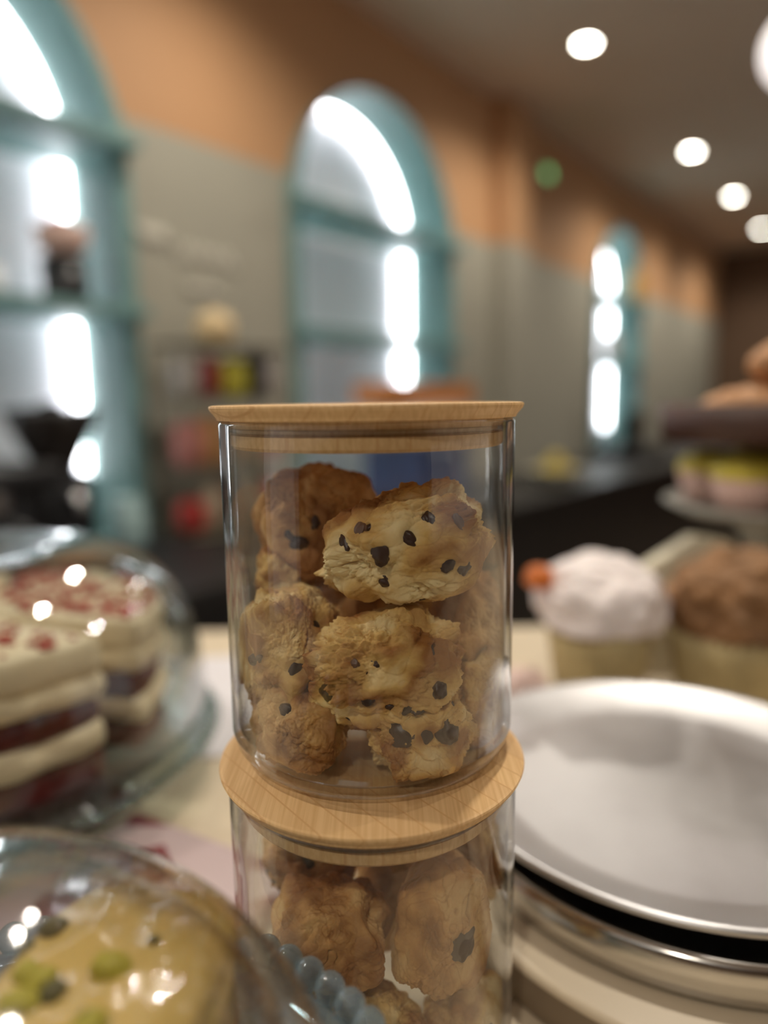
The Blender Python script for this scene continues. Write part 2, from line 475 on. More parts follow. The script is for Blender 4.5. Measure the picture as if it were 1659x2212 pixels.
M['ck_gold'] = cookie_mat('golden_cookie', PALE, GOLD, BROWN, 0.22)
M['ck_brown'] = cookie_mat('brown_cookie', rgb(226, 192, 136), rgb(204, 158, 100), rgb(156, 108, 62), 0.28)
M['chip'] = mat('dark_chocolate', rgb(60, 38, 28), 0.4, var=0.3, scale=300)
M['chip2'] = mat('milk_chocolate', rgb(104, 76, 60), 0.4, var=0.2, scale=300)

def chip_mesh(i):
    V, Fc = ico(4)
    r = 1 + 0.42 * pn(V, 1.2, 40 + i) + 0.14 * pn(V, 2.6, 60 + i)
    P = V * r[:, None]
    P[:, 2] = np.where(P[:, 2] > 0, P[:, 2] * 0.8, P[:, 2])
    return np_mesh('chocolate_chip', P, Fc, M['chip2'] if i % 5 == 4 else M['chip'])
CHIPS = [chip_mesh(i) for i in range(6)]

def cookie(label, cen, half, rot, seed, m, chips, nrand, sub, jarname, zlo, zhi, rough=1.0, group=None):
    """cen world centre, half = half sizes before turning, chips = (dx, dz, size) as seen from the front"""
    V, Fc = ico(sub)
    n = 2.3
    r0 = (np.abs(V) ** n).sum(1) ** (-1 / n)
    lump = 1 + 0.34 * pn(V, 1.15, seed) + 0.24 * pn(V, 2.3, seed + 1)
    b1 = np.abs(pn(V, 2.4, seed + 2)); b2 = np.abs(pn(V, 5.2, seed + 3)); b3 = np.abs(pn(V, 12, seed + 4)); b4 = pn(V, 30, seed + 5); b5 = np.abs(pn(V, 22, seed + 15))
    mask = np.clip(0.55 + 1.6 * pn(V, 1.6, seed + 8), 0.12, 1.1)
    disp = rough * (0.20 * (b1 - 0.17) + mask * (0.19 * (b2 - 0.15) + 0.12 * (b3 - 0.15) + 0.055 * (b5 - 0.15)) + 0.03 * b4 * mask)
    # a few wandering cracks
    w = V + 0.10 * np.stack([pn(V, 5, seed + 21), pn(V, 5, seed + 22), pn(V, 5, seed + 23)], 1)
    crk = np.abs(pn(w, 2.0, seed + 6)); cr = np.exp(-(crk / 0.018) ** 2) * np.clip(pn(V, 1.3, seed + 9) * 3, 0, 1)
    r = r0 * (lump + disp - 0.07 * cr)
    P = V * r[:, None] * np.array(half)
    P = P @ euler(rot).T
    jx, jy, _ = JARS[jarname]
    c = np.array(cen)
    rnd = random.Random(seed)
    # choose chip spots
    spots = []
    nrm = P / (np.linalg.norm(P, axis=1)[:, None] + 1e-9)
    for dx, dz, s in chips:
        d2 = (P[:, 0] - dx) ** 2 + (P[:, 2] - dz) ** 2 + np.where(P[:, 1] < 0, 0, 1)
        spots.append((int(np.argmin(d2)), s))
    k = 0; tries = 0
    while k < nrand and tries < 300:
        tries += 1
        i = rnd.randrange(len(V))
        if all(np.linalg.norm(P[i] - P[j]) > 0.008 for j, _ in spots):
            spots.append((i, rnd.uniform(0.0017, 0.0028))); k += 1
    for i, s in spots:
        d = np.linalg.norm(P - P[i], axis=1)
        P -= nrm * (0.0014 * np.exp(-(d / (s * 1.25)) ** 2) - 0.0005 * np.exp(-((d - s * 1.7) / (s * 0.5)) ** 2))[:, None]
    Q = P + c
    rad = np.hypot(Q[:, 0] - jx, Q[:, 1] - jy); lim = 0.0468
    f = np.where(rad > lim, lim / np.maximum(rad, 1e-6), 1.0)
    Q[:, 0] = jx + (Q[:, 0] - jx) * f; Q[:, 1] = jy + (Q[:, 1] - jy) * f
    near = np.clip((rad - 0.040) / 0.0068, 0, 1)
    low = zlo + 0.0035 * near ** 2
    Q[:, 2] = np.clip(Q[:, 2], low, zhi)
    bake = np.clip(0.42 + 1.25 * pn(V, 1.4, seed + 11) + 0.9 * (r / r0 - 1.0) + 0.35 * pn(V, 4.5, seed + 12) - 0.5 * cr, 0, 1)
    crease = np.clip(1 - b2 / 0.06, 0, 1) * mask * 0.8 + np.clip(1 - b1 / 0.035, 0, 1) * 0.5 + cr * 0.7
    P = Q - c
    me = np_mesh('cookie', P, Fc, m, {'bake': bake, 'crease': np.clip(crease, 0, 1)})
    o = link('chocolate_chip_cookie', me, loc=cen)
    tag(o, label, 'cookie', group)
    for q, (i, s) in enumerate(spots):
        d = bpy.data.objects.new('chocolate_chip', CHIPS[(seed + q) % 6]); COL.objects.link(d); d.parent = o
        d.location = tuple(P[i] - nrm[i] * s * 0.38)
        zq = Vector(nrm[i]).to_track_quat('Z', 'Y') @ Matrix.Rotation(rnd.uniform(0, 6.28), 3, 'Z').to_quaternion()
        d.rotation_mode = 'QUATERNION'; d.rotation_quaternion = zq
        s *= 1.3
        d.scale = (s * rnd.uniform(0.6, 1.15), s * rnd.uniform(0.95, 1.6), s * rnd.uniform(0.7, 0.95))
    return o

GU, GL = 'chocolate chip cookies in the upper jar', 'chocolate chip cookies in the lower jar'
U = dict(jarname='upper', zlo=1.2433, zhi=1.345, group=GU)
Lw = dict(jarname='lower', zlo=1.1233, zhi=1.2255, group=GL)
# upper jar -------------------------------------------------------------
cookie('large pale cookie full of chips at the top of the pile in the upper jar', (0.0073, 0.222, 1.3150), (0.0262, 0.0150, 0.0178), (12, -16, 4), 3, M['ck_pale'],
       [(0.0075, 0.0110, 0.0024), (0.0165, 0.0105, 0.0022), (0.0005, 0.0055, 0.0026), (-0.0098, 0.0015, 0.0024), (0.0135, -0.0035, 0.0026), (0.0185, -0.0045, 0.0016), (-0.0085, -0.0100, 0.0017), (-0.0165, 0.0075, 0.0017), (-0.0215, 0.0040, 0.0019), (-0.0205, -0.0125, 0.0022), (-0.013, 0.0085, 0.0014)], 3, 7, **U)
cookie('darker cookie left of the large pale one at the top of the upper jar', (-0.0255, 0.258, 1.3165), (0.0205, 0.0165, 0.0225), (0, 12, 8), 11, M['ck_brown'],
       [(-0.006, -0.006, 0.0028), (0.002, 0.004, 0.002), (-0.009, -0.001, 0.0018)], 3, 7, rough=0.8, **U)
cookie('golden cookie pressed against the left side of the upper jar, almost without chips', (-0.0330, 0.228, 1.2795), (0.0172, 0.0170, 0.0198), (-8, 22, -18), 17, M['ck_pale'],
       [(-0.010, 0.001, 0.0015), (0.011, 0.010, 0.0022)], 2, 7, rough=1.2, **U)
cookie('cracked golden cookie with a pale round chip, centre front of the upper jar', (-0.0010, 0.2155, 1.2775), (0.0235, 0.0165, 0.0165), (14, -12, 0), 29, M['ck_gold'],
       [(-0.002, 0.006, 0.0022), (0.0155, 0.009, 0.0020), (-0.0055, -0.0065, 0.0022), (0.008, -0.010, 0.0020), (0.002, -0.009, 0.0014), (-0.010, 0.006, 0.0014), (-0.0195, -0.006, 0.0026), (0.019, -0.004, 0.0022), (0.012, -0.0105, 0.0016)], 2, 7, rough=1.3, **U)
cookie('brown cookie leaning against the right side of the upper jar', (0.0292, 0.246, 1.2790), (0.0150, 0.0165, 0.0215), (0, -14, 20), 37, M['ck_brown'],
       [(0.011, -0.011, 0.0026), (0.008, -0.014, 0.002)], 3, 7, rough=1.25, **U)
cookie('cookie at the bottom left of the upper jar with one chip showing', (-0.0285, 0.2215, 1.2575), (0.0162, 0.0160, 0.0155), (6, 8, -20), 43, M['ck_brown'],
       [(-0.003, 0.0085, 0.0027), (-0.013, 0.004, 0.0018)], 2, 7, rough=0.85, **U)
cookie('lumpy cookie with dark chips at the bottom of the upper jar, right of the gap', (0.0105, 0.2165, 1.2575), (0.0165, 0.0150, 0.0160), (0, 0, 0), 53, M['ck_gold'],
       [(-0.0075, 0.003, 0.0028), (0.0015, 0.002, 0.0028), (0.010, 0.003, 0.0034), (0.006, 0.012, 0.0018), (0.0105, 0.0105, 0.0016)], 2, 7, rough=1.5, **U)
cookie('smooth golden cookie at the bottom right of the upper jar', (0.0325, 0.2340, 1.2595), (0.0125, 0.0160, 0.0162), (0, 0, 0), 61, M['ck_gold'],
       [(-0.005, 0.013, 0.003), (-0.001, 0.015, 0.0024)], 2, 7, rough=0.9, **U)
cookie('small cookie squeezed between two cookies high on the left of the upper jar', (-0.0360, 0.2560, 1.2985), (0.0110, 0.0140, 0.0110), (0, 0, 0), 71, M['ck_gold'], [], 3, 6, **U)
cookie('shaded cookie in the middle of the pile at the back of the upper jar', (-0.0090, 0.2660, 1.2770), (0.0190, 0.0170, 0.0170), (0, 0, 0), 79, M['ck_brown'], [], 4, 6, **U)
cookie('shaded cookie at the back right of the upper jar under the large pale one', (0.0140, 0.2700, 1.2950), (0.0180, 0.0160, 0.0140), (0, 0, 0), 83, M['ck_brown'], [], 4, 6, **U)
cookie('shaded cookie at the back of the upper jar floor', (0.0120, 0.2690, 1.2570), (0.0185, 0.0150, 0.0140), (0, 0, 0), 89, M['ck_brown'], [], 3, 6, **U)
# lower jar -------------------------------------------------------------
cookie('large smooth brown cookie at the left in the lower jar', (-0.0205, 0.2095, 1.1880), (0.0195, 0.0160, 0.0172), (0, -24, 0), 97, M['ck_brown'],
       [(-0.011, -0.011, 0.0022), (0.001, -0.0135, 0.0018)], 2, 7, rough=0.7, **Lw)
cookie('large oval brown cookie standing at the right in the lower jar', (0.0172, 0.2110, 1.1900), (0.0158, 0.0170, 0.0215), (0, 16, 0), 103, M['ck_brown'],
       [(0.006, 0.004, 0.0034)], 2, 7, rough=0.7, **Lw)
cookie('cookie at the top left of the lower jar just under its lid', (-0.0290, 0.2430, 1.1960), (0.0175, 0.0165, 0.0125), (0, 0, 0), 107, M['ck_brown'], [], 3, 6, **Lw)
cookie('golden cookie against the right side of the lower jar just under its lid', (0.0285, 0.2440, 1.1930), (0.0150, 0.0150, 0.0190), (0, -14, 0), 113, M['ck_gold'], [], 3, 6, **Lw)
cookie('pale chipped cookie at the bottom middle of the picture in the lower jar', (-0.0070, 0.2080, 1.1500), (0.0185, 0.0160, 0.0160), (0, 0, 0), 127, M['ck_pale'],
       [(0.004, 0.009, 0.0026), (-0.003, 0.011, 0.002), (0.008, 0.006, 0.002)], 3, 7, **Lw)
cookie('golden cookie at the lower right corner of the lower jar', (0.0260, 0.2140, 1.1480), (0.0150, 0.0150, 0.0165), (0, 0, 0), 131, M['ck_pale'], [], 3, 6, **Lw)
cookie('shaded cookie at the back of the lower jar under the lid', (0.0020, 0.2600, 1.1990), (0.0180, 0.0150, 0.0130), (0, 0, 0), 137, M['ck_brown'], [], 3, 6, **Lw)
cookie('cookie low on the left of the lower jar behind the dome', (-0.0300, 0.2190, 1.1520), (0.0150, 0.0150, 0.0160), (0, 0, 0), 139, M['ck_gold'], [], 3, 6, **Lw)
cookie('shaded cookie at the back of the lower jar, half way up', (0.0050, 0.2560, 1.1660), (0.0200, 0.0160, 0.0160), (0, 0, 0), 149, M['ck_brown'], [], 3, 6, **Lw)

# ------------------------------------------------------------------ pans at the right
def metal(name, col, rough, sc):
    m, nt, b = new_mat(name); N, L = nt.nodes, nt.links
    tc = N.new('ShaderNodeTexCoord')
    nz = N.new('ShaderNodeTexNoise'); nz.inputs['Scale'].default_value = sc; nz.inputs['Detail'].default_value = 8; nz.inputs['Roughness'].default_value = 0.7
    L.new(tc.outputs['Object'], nz.inputs['Vector'])
    mr = N.new('ShaderNodeMapRange'); mr.inputs[3].default_value = rough * 0.75; mr.inputs[4].default_value = rough * 1.3
    L.new(nz.outputs['Fac'], mr.inputs[0]); L.new(mr.outputs[0], b.inputs['Roughness'])
    rp = N.new('ShaderNodeValToRGB')
    rp.color_ramp.elements[0].position = 0.3; rp.color_ramp.elements[1].position = 0.7
    rp.color_ramp.elements[0].color = tuple(v * 0.88 for v in col[:3]) + (1,); rp.color_ramp.elements[1].color = col
    L.new(nz.outputs['Fac'], rp.inputs['Fac']); L.new(rp.outputs['Color'], b.inputs['Base Color'])
    b.inputs['Metallic'].default_value = 1.0
    return m
M['pan'] = metal('dull_aluminium', (0.66, 0.655, 0.665, 1), 0.40, 14)
M['steel'] = metal('polished_steel', (0.62, 0.60, 0.57, 1), 0.16, 30)
PX, PY = 0.150, 0.3455
p = obj('round_pan', LATHE([(0, -0.0105), (0.06, -0.0105), (0.088, -0.0105), (0.092, -0.0098), (0.1135, -0.0012), (0.1160, 0.0002), (0.1178, -0.0006), (0.1182, -0.0022), (0.1172, -0.0034), (0.1140, -0.0030), (0.0925, -0.0118), (0.088, -0.0125), (0, -0.0125)], 160),
        M['pan'], loc=(PX, PY, 1.170))
tag(p, 'empty round silver pan with sloping rim lying on top of the other pan', 'pan', 'round metal pans')
p = obj('round_pan', LATHE([(0, -0.004), (0.100, -0.004), (0.112, -0.003), (0.1155, -0.0015), (0.1175, -0.004), (0.1175, -0.016), (0.1165, -0.0195), (0.112, -0.0205), (0, -0.0205)], 160),
        M['steel'], loc=(PX + 0.002, PY - 0.006, 1.1612))
tag(p, 'shiny steel pan with upright side under the empty silver pan', 'pan', 'round metal pans')
b_ = obj('round_board', LATHE([(0, 0.0), (0.133, 0.0), (0.1355, -0.001), (0.136, -0.003), (0.136, -0.0165), (0.1345, -0.0195), (0, -0.0195)], 160), [M['cream']], loc=(PX + 0.010, PY - 0.014, 1.1402))
b_.data.materials.append(M['taupe'])  # shade on the board's side is put into this darker colour
for p in b_.data.polygons:
    if p.center.z < -0.0025 and p.normal.z > -0.8: p.material_index = 1
tag(b_, 'cream round board under the two metal pans', 'board')

# ------------------------------------------------------------------ red velvet cake under the glass dome, left
M['sponge'] = mat('red_velvet_sponge', rgb(88, 26, 18), 0.85, var=0.35, scale=90, bump=0.8, bscale=260)
M['frost'] = mat('cream_frosting', rgb(238, 222, 188), 0.45, var=0.03, scale=20, spec=0.4)
M['crumb'] = mat('red_crumbs', rgb(160, 52, 44), 0.8, var=0.3, scale=60)
M['domeglass'] = clear('dome_glass', (0.94, 0.95, 0.945), (0.62, 0.66, 0.66), base=0.045, power=3.2, wrinkle=0.12, wscale=22)
M['standglass'] = clear('stand_glass', (0.84, 0.90, 0.885), (0.45, 0.58, 0.56), base=0.07, power=3.0, wrinkle=0.25, wscale=40)
CX, CY, PZ = -0.259, 0.430, 1.150

def wedge(bm, a0, a1, rad, z0, z1, bulge, seed, tipr=0.004, nz=7, n_arc=26, n_side=18, amp=0.0012):
    """a slice layer: outline apex, side, arc, side; swelling outward by bulge at half height"""
    out = []
    for k in range(n_side): out.append((tipr + (rad - tipr) * k / n_side, a0))
    for k in range(n_arc): out.append((rad, a0 + (a1 - a0) * k / n_arc))
    for k in range(n_side): out.append((rad - (rad - tipr) * k / n_side, a1))
    mid = (a0 + a1) / 2
    cen = np.array((0.55 * rad * math.sin(mid), -0.55 * rad * math.cos(mid)))
    base = np.array([(r * math.sin(a), -r * math.cos(a)) for r, a in out])
    d = base - cen; d /= np.linalg.norm(d, axis=1)[:, None]
    rings = []
    for j in range(nz):
        t = j / (nz - 1); z = z0 + (z1 - z0) * t
        off = bulge * (math.sin(math.pi * min(max(t, 0.0), 1.0)) ** 0.6 - 0.35)
        q = np.concatenate([base + d * off, np.full((len(base), 1), z)], 1)
        q[:, :2] += d * (pn(q, 70, seed) * amp * 2)[:, None]
        q[:, 2] += pn(q, 50, seed + 5) * amp * 1.6
        rings.append([bm.verts.new(p) for p in q])
    m_ = len(base)
    for A_, B_ in zip(rings, rings[1:]):
        for k in range(m_): bm.faces.new((A_[k], A_[(k + 1) % m_], B_[(k + 1) % m_], B_[k]))
    for ring, t in ((rings[0], 0), (rings[-1], 1)):
        c = bm.verts.new((cen[0], cen[1], sum(v.co.z for v in ring) / m_))
        for k in range(m_): bm.faces.new((ring[k], ring[(k + 1) % m_], c))
    return bm
def cake_slice(a0, a1, label, seed, push=0.006, detail=True):
    mid = math.radians((a0 + a1) / 2)
    e = empty('cake_slice', (CX + push * math.sin(mid), CY - push * math.cos(mid), PZ + 0.0030), label, 'cake slice', 'slices of the red velvet cake')
    a0, a1 = math.radians(a0), math.radians(a1)
    obj('sponge_layer', wedge(bmesh.new(), a0, a1, 0.1035, 0.0, 0.0170, 0.0004, seed, amp=0.0016), M['sponge'], e)
    obj('cream_layer', wedge(bmesh.new(), a0, a1, 0.1055, 0.0165, 0.0320, 0.0030, seed + 1, amp=0.0030), M['frost'], e)
    obj('sponge_layer', wedge(bmesh.new(), a0, a1, 0.1030, 0.0315, 0.0480, 0.0004, seed + 2, amp=0.0016), M['sponge'], e)
    obj('cream_layer', wedge(bmesh.new(), a0, a1, 0.1060, 0.0475, 0.0620, 0.0030, seed + 3, amp=0.0030), M['frost'], e)
    top = obj('frosting_top', wedge(bmesh.new(), a0, a1, 0.1065, 0.0625, 0.0815, 0.0024, seed + 4, amp=0.0012), M['frost'], e)
    rnd = random.Random(seed)
    bm = bmesh.new()
    for k in range(70):
        r = 0.103 * math.sqrt(rnd.uniform(0.03, 1)); a = rnd.uniform(a0 + 0.05, a1 - 0.05); s = rnd.uniform(0.0010, 0.0036)
        bmesh.ops.create_icosphere(bm, subdivisions=1, radius=1, matrix=Matrix.Translation((r * math.sin(a), -r * math.cos(a), 0.0818 + s * 0.2)) @ Matrix.Rotation(rnd.uniform(0, 6), 4, 'Z') @ Matrix.Diagonal((s * 1.6, s, s * 0.6, 1)))
    c = obj('red_crumbs', bm, M['crumb'], top, smooth=False); c['kind'] = 'stuff'
    return e
SL = [(-163, -123, 'back left slice of the red velvet cake under the glass dome'), (-119, -79, 'slice of red velvet cake at the left of the dome, beyond the picture edge'),
      (-75, -34, 'front left slice of red velvet cake under the glass dome'), (-31, 65, 'wide front piece of red velvet cake with layers facing the camera'),
      (77, 112, 'slice of red velvet cake right of the cut gap under the dome'), (117, 150, 'back right slice of the red velvet cake under the dome'),
      (154, 192, 'rear slice of the red velvet cake under the dome')]
for k, (a0, a1, lb) in enumerate(SL): cake_slice(a0, a1, lb, 200 + 10 * k)

e = empty('cake_stand', (CX, CY, CT), 'clear glass cake stand holding the red velvet cake', 'cake stand')
obj('plate', LATHE([(0, 0.0320), (0.10, 0.0320), (0.136, 0.0322), (0.1410, 0.0328), (0.1440, 0.0322), (0.1435, 0.0300), (0.138, 0.0275), (0.10, 0.0262), (0.03, 0.0255), (0, 0.0255)], 128), M['standglass'], e)
obj('pedestal', LATHE([(0.034, 0.0255), (0.024, 0.021), (0.020, 0.015), (0.030, 0.009), (0.075, 0.004), (0.105, 0.0022), (0.110, 0.0), (0, 0.0)], 96), M['standglass'], e)
M['bead'] = clear('glass_bead', (0.80, 0.87, 0.86), (0.35, 0.45, 0.45), base=0.12, power=2.0)
def beads(n, R, s, zs=1.0, sub=2):
    bm = bmesh.new()
    for k in range(n):
        a = 2 * math.pi * k / n
        bmesh.ops.create_icosphere(bm, subdivisions=sub, radius=1, matrix=Matrix.Translation((R * math.cos(a), R * math.sin(a), 0)) @ Matrix.Rotation(a, 4, 'Z') @ Matrix.Diagonal((s, s * 1.05, s * zs, 1)))
    return bm
obj('beaded_rim', beads(104, 0.1440, 0.0040), M['bead'], e, loc=(0, 0, 0.0305))
# dome lid
pr = []
H, R, ex = 0.1280, 0.1390, 3.1
for k in range(41):
    t = k / 40
    r = R * math.sin(t * math.pi / 2) ; z = H * (1 - min(1, (r / R)) ** ex) ** (1 / ex)
    pr.append((r, z))
inner = [(max(r - 0.004, 0) if r > 0.002 else 0, z - 0.004 if z > 0.006 else z) for r, z in pr]
d = obj('dome_shell', LATHE(pr + inner[::-1], 128), M['domeglass'])
e = empty('cake_dome', (CX, CY, PZ + 0.0026), 'clear glass dome covering the red velvet cake', 'dome cover')
d.parent = e
obj('knob', LATHE([(0.004, H - 0.001), (0.006, H + 0.005), (0.012, H + 0.011), (0.013, H + 0.017), (0.009, H + 0.023), (0, H + 0.024)], 48), M['domeglass'], e)

# ------------------------------------------------------------------ pistachio cake under a clear dome, front left
M['glaze'] = mat('lemon_glaze', rgb(212, 182, 108), 0.2, var=0.10, scale=40, spec=0.7, coat=0.8, sss=0.1, bump=0.5, bscale=90)
M['crumbcake'] = mat('brown_loaf', rgb(142, 84, 40), 0.75, var=0.25, scale=60, bump=0.7, bscale=200)
M['pist'] = mat('pistachio_green', rgb(168, 158, 42), 0.5, var=0.2, scale=150)
M['pist2'] = mat('dark_pistachio', rgb(82, 78, 34), 0.5, var=0.25, scale=150)
M['clearplastic'] = clear('clear_plastic', (0.95, 0.95, 0.95), (0.74, 0.72, 0.70), base=0.04, power=2.5, rough=0.06, wrinkle=0.18, wscale=30)
M['blueglass'] = clear('blue_glass', (0.72, 0.82, 0.87), (0.42, 0.54, 0.62), base=0.10, power=2.5, haze=0.2, hazecol=(0.50, 0.62, 0.70, 1))
DX, DY, DZ = -0.082, 0.100, 1.200
e = empty('cake_plate', (DX, DY, CT), 'pale blue glass footed plate with scalloped beaded edge at the bottom of the photo', 'cake plate')
obj('plate', LATHE([(0, 0.0800), (0.085, 0.0800), (0.0920, 0.0815), (0.0945, 0.0800), (0.0920, 0.0770), (0.085, 0.0755), (0, 0.0750)], 128), M['blueglass'], e)
obj('pedestal', LATHE([(0.020, 0.0750), (0.014, 0.060), (0.013, 0.035), (0.022, 0.014), (0.045, 0.004), (0.048, 0), (0, 0)], 64), M['blueglass'], e)
obj('beaded_rim', beads(76, 0.0968, 0.0042, 1.1, 3), M['blueglass'], e, loc=(0, 0, 0.0825))

def rounded_box(hx, hy, hz, n, sub, seed, amp, f):
    V, Fc = ico(sub)
    r0 = (np.abs(V) ** n).sum(1) ** (-1 / n)
    P = V * r0[:, None]
    P = P * (1 + amp * pn(V, f, seed) + amp * 0.5 * pn(V, f * 2.2, seed + 1))[:, None]
    return P * np.array((hx, hy, hz)), Fc
e = empty('glazed_cake', (-0.0640, 0.1230, DZ + 0.0002), 'small loaf cake with shiny lemon glaze and pistachios under the front dome', 'cake', rz=math.radians(-6))
V, Fc = rounded_box(0.0238, 0.044, 0.019, 5, 6, 301, 0.05, 2.0); V[:, 2] = np.maximum(V[:, 2], -0.0185) + 0.0186
link('sponge', np_mesh('sponge', V, Fc, M['crumbcake']), e)
V, Fc = rounded_box(0.0258, 0.0468, 0.0125, 3.6, 7, 311, 0.06, 2.4)
V[:, 2] += 0.0285 + 0.0022 * pn(V, 60, 5) + 0.0012 * pn(V, 120, 8)
edge = np.clip((np.hypot(V[:, 0] / 0.0258, V[:, 1] / 0.0468) - 0.75) / 0.3, 0, 1)
V[:, 2] -= np.where(V[:, 2] < 0.030, edge * (0.006 + 0.010 * (pn(V * np.array((1, 1, 0)), 110, 12) + 0.3)), 0)
V[:, 2] = np.maximum(V[:, 2], 0.004)
gl_ = link('glaze', np_mesh('glaze', V, Fc, M['glaze']), e)
GV = V
Vi, Fi = ico(3)
nut = np_mesh('pistachio', Vi * (1 + 0.3 * pn(Vi, 1.4, 77))[:, None], Fi, M['pist']); nut2 = np_mesh('pistachio', Vi * (1 + 0.3 * pn(Vi, 1.7, 99))[:, None], Fi, M['pist2'])
rnd = random.Random(5)
for k, (x, y, s, g) in enumerate([(-0.017, 0.024, 0.0030, 1), (-0.020, 0.018, 0.0018, 1), (0.003, 0.013, 0.0036, 0), (-0.010, 0.008, 0.0032, 0), (-0.006, 0.005, 0.0030, 1), (-0.011, 0.002, 0.0036, 0), (-0.014, 0.009, 0.0028, 0),
                                  (0.006, -0.003, 0.0040, 0), (0.009, 0.021, 0.0014, 1), (0.004, 0.000, 0.0018, 1), (-0.022, -0.004, 0.0030, 0), (-0.004, -0.012, 0.0034, 0), (0.013, -0.016, 0.0034, 0), (-0.015, -0.018, 0.0036, 1)]):
    i = int(np.argmin((GV[:, 0] - x) ** 2 + (GV[:, 1] - y) ** 2 + np.where(GV[:, 2] > 0.030, 0, 1)))
    o = link('pistachio_piece', nut2 if g else nut, e, loc=(x, y, GV[i, 2] + s * 0.15))
    o.scale = (s * rnd.uniform(0.8, 1.3), s, s * 0.7); o.rotation_euler = (rnd.uniform(-.4, .4), rnd.uniform(-.4, .4), rnd.uniform(0, 3))

R, H = 0.0800, 0.0800
pr = [(R * math.sin(math.pi / 2 * k / 40), H * math.cos(math.pi / 2 * k / 40)) for k in range(41)]
pi_ = [((R - 0.006) * math.sin(math.pi / 2 * k / 40), (H - 0.0045) * math.cos(math.pi / 2 * k / 40)) for k in range(41)]
e = empty('cake_dome', (DX, DY, DZ + 0.0022), 'clear plastic dome over the glazed pistachio cake at the bottom left', 'dome cover')
obj('dome_shell', LATHE(pr + pi_[::-1], 128), M['clearplastic'], e)

# ------------------------------------------------------------------ pastries behind the pans
M['paper'] = mat('muffin_paper', rgb(196, 178, 132), 0.7, var=0.12, scale=60)
M['icing'] = mat('white_icing', rgb(236, 226, 224), 0.5, var=0.03, scale=20, sss=0.1)
M['muffin'] = mat('baked_muffin', rgb(142, 104, 68), 0.7, var=0.3, scale=36, bump=0.4, bscale=160)
M['orange'] = mat('candied_orange', rgb(206, 110, 34), 0.35, var=0.2, scale=60)
def pleated_cup(r0, r1, h, n=144, k=36):
    bm = bmesh.new(); rings = []
    for r, z, am in ((0.0, 0.0, 0), (r0 * 0.6, 0.0, 0), (r0, 0.0, 0.02), (r0 * 0.7 + r1 * 0.3, h * 0.3, 0.03), (r0 * 0.3 + r1 * 0.7, h * 0.7, 0.035), (r1, h, 0.045), (r1 * 0.97, h, 0.045), (r1 * 0.9, h * 0.8, 0.0), (0, h * 0.8, 0)):
        if r == 0: rings.append([bm.verts.new((0, 0, z))]); continue
        rings.append([bm.verts.new((r * (1 + am * math.cos(k * 2 * math.pi * j / n)) * math.cos(2 * math.pi * j / n), r * (1 + am * math.cos(k * 2 * math.pi * j / n)) * math.sin(2 * math.pi * j / n), z)) for j in range(n)])
    for a, b in zip(rings, rings[1:]):
        for j in range(n):
            j2 = (j + 1) % n
            if len(a) == 1: bm.faces.new((a[0], b[j], b[j2]))
            elif len(b) == 1: bm.faces.new((a[j], b[0], a[j2]))
            else: bm.faces.new((a[j], b[j], b[j2], a[j2]))
    return bm
def blob(name, half, seed, m, amp=0.2, f=1.5, amp2=0.1, f2=4.0, sub=6, parent=None, loc=None, n=2.2, flat=None):
    V, Fc = ico(sub)
    r = (np.abs(V) ** n).sum(1) ** (-1 / n) * (1 + amp * pn(V, f, seed) + amp2 * (np.abs(pn(V, f2, seed + 1)) - 0.15) * 2 + amp2 * 0.4 * pn(V, f2 * 2.6, seed + 2))
    P = V * r[:, None] * np.array(half)
    if flat is not None: P[:, 2] = np.maximum(P[:, 2], flat)
    return link(name, np_mesh(name, P, Fc, m), parent, loc)

e = empty('muffin', (0.166, 0.530, CT), 'muffin heaped with white icing in a pale paper case, behind the silver pan', 'muffin')
obj('paper_case', pleated_cup(0.030, 0.0395, 0.073), M['paper'], e)
blob('icing', (0.0480, 0.044, 0.0360), 401, M['icing'], 0.22, 1.8, 0.08, 2.6, 6, e, (0, 0, 0.0880), flat=-0.018)
blob('orange_piece', (0.011, 0.010, 0.009), 405, M['orange'], 0.2, 1.5, 0.05, 4, 4, e, (-0.0490, -0.006, 0.1080))
e = empty('muffin', (0.266, 0.525, CT), 'craggy brown muffin in a paper case at the right edge, behind the silver pan', 'muffin')
obj('paper_case', pleated_cup(0.034, 0.0455, 0.066), M['paper'], e)
blob('muffin_top', (0.0480, 0.0460, 0.0430), 417, M['muffin'], 0.34, 1.7, 0.16, 2.4, 7, e, (0.002, 0, 0.0820), flat=-0.018)
M['bagpaper'] = mat('cream_bag_paper', rgb(214, 206, 182), 0.6, var=0.05, scale=20)
bm = bmesh.new()
pts = [(-0.075, 0), (0.065, 0), (0.065, 0.118), (0.030, 0.122), (-0.040, 0.075), (-0.075, 0.052)]
va = [bm.verts.new((x, -0.016 + 0.006 * z / 0.13, z)) for x, z in pts]; vb = [bm.verts.new((x, 0.016 - 0.006 * z / 0.13, z)) for x, z in pts]
bm.faces.new(va); bm.faces.new(vb[::-1])
for k in range(len(pts)): bm.faces.new((va[k], va[(k + 1) % 6], vb[(k + 1) % 6], vb[k]))
bmesh.ops.bevel(bm, geom=bm.edges[:], offset=0.002, segments=2, affect='EDGES')
p = obj('paper_bag', bm, M['bagpaper'], loc=(0.240, 0.612, CT), smooth=False)
tag(p, 'cream paper bag with slanting top standing behind the two muffins', 'paper bag')
M['doily'] = mat('pink_white_paper', rgb(214, 186, 178), 0.6, var=0.15, scale=30)
w = BOX(-0.035, 0.03, -0.022, 0.022, 0, 0.030, 0.006)
p = obj('paper_packet', w, M['doily'], loc=(0.095, 0.525, CT))
tag(p, 'small pink and white paper packet left of the white iced muffin', 'packet')

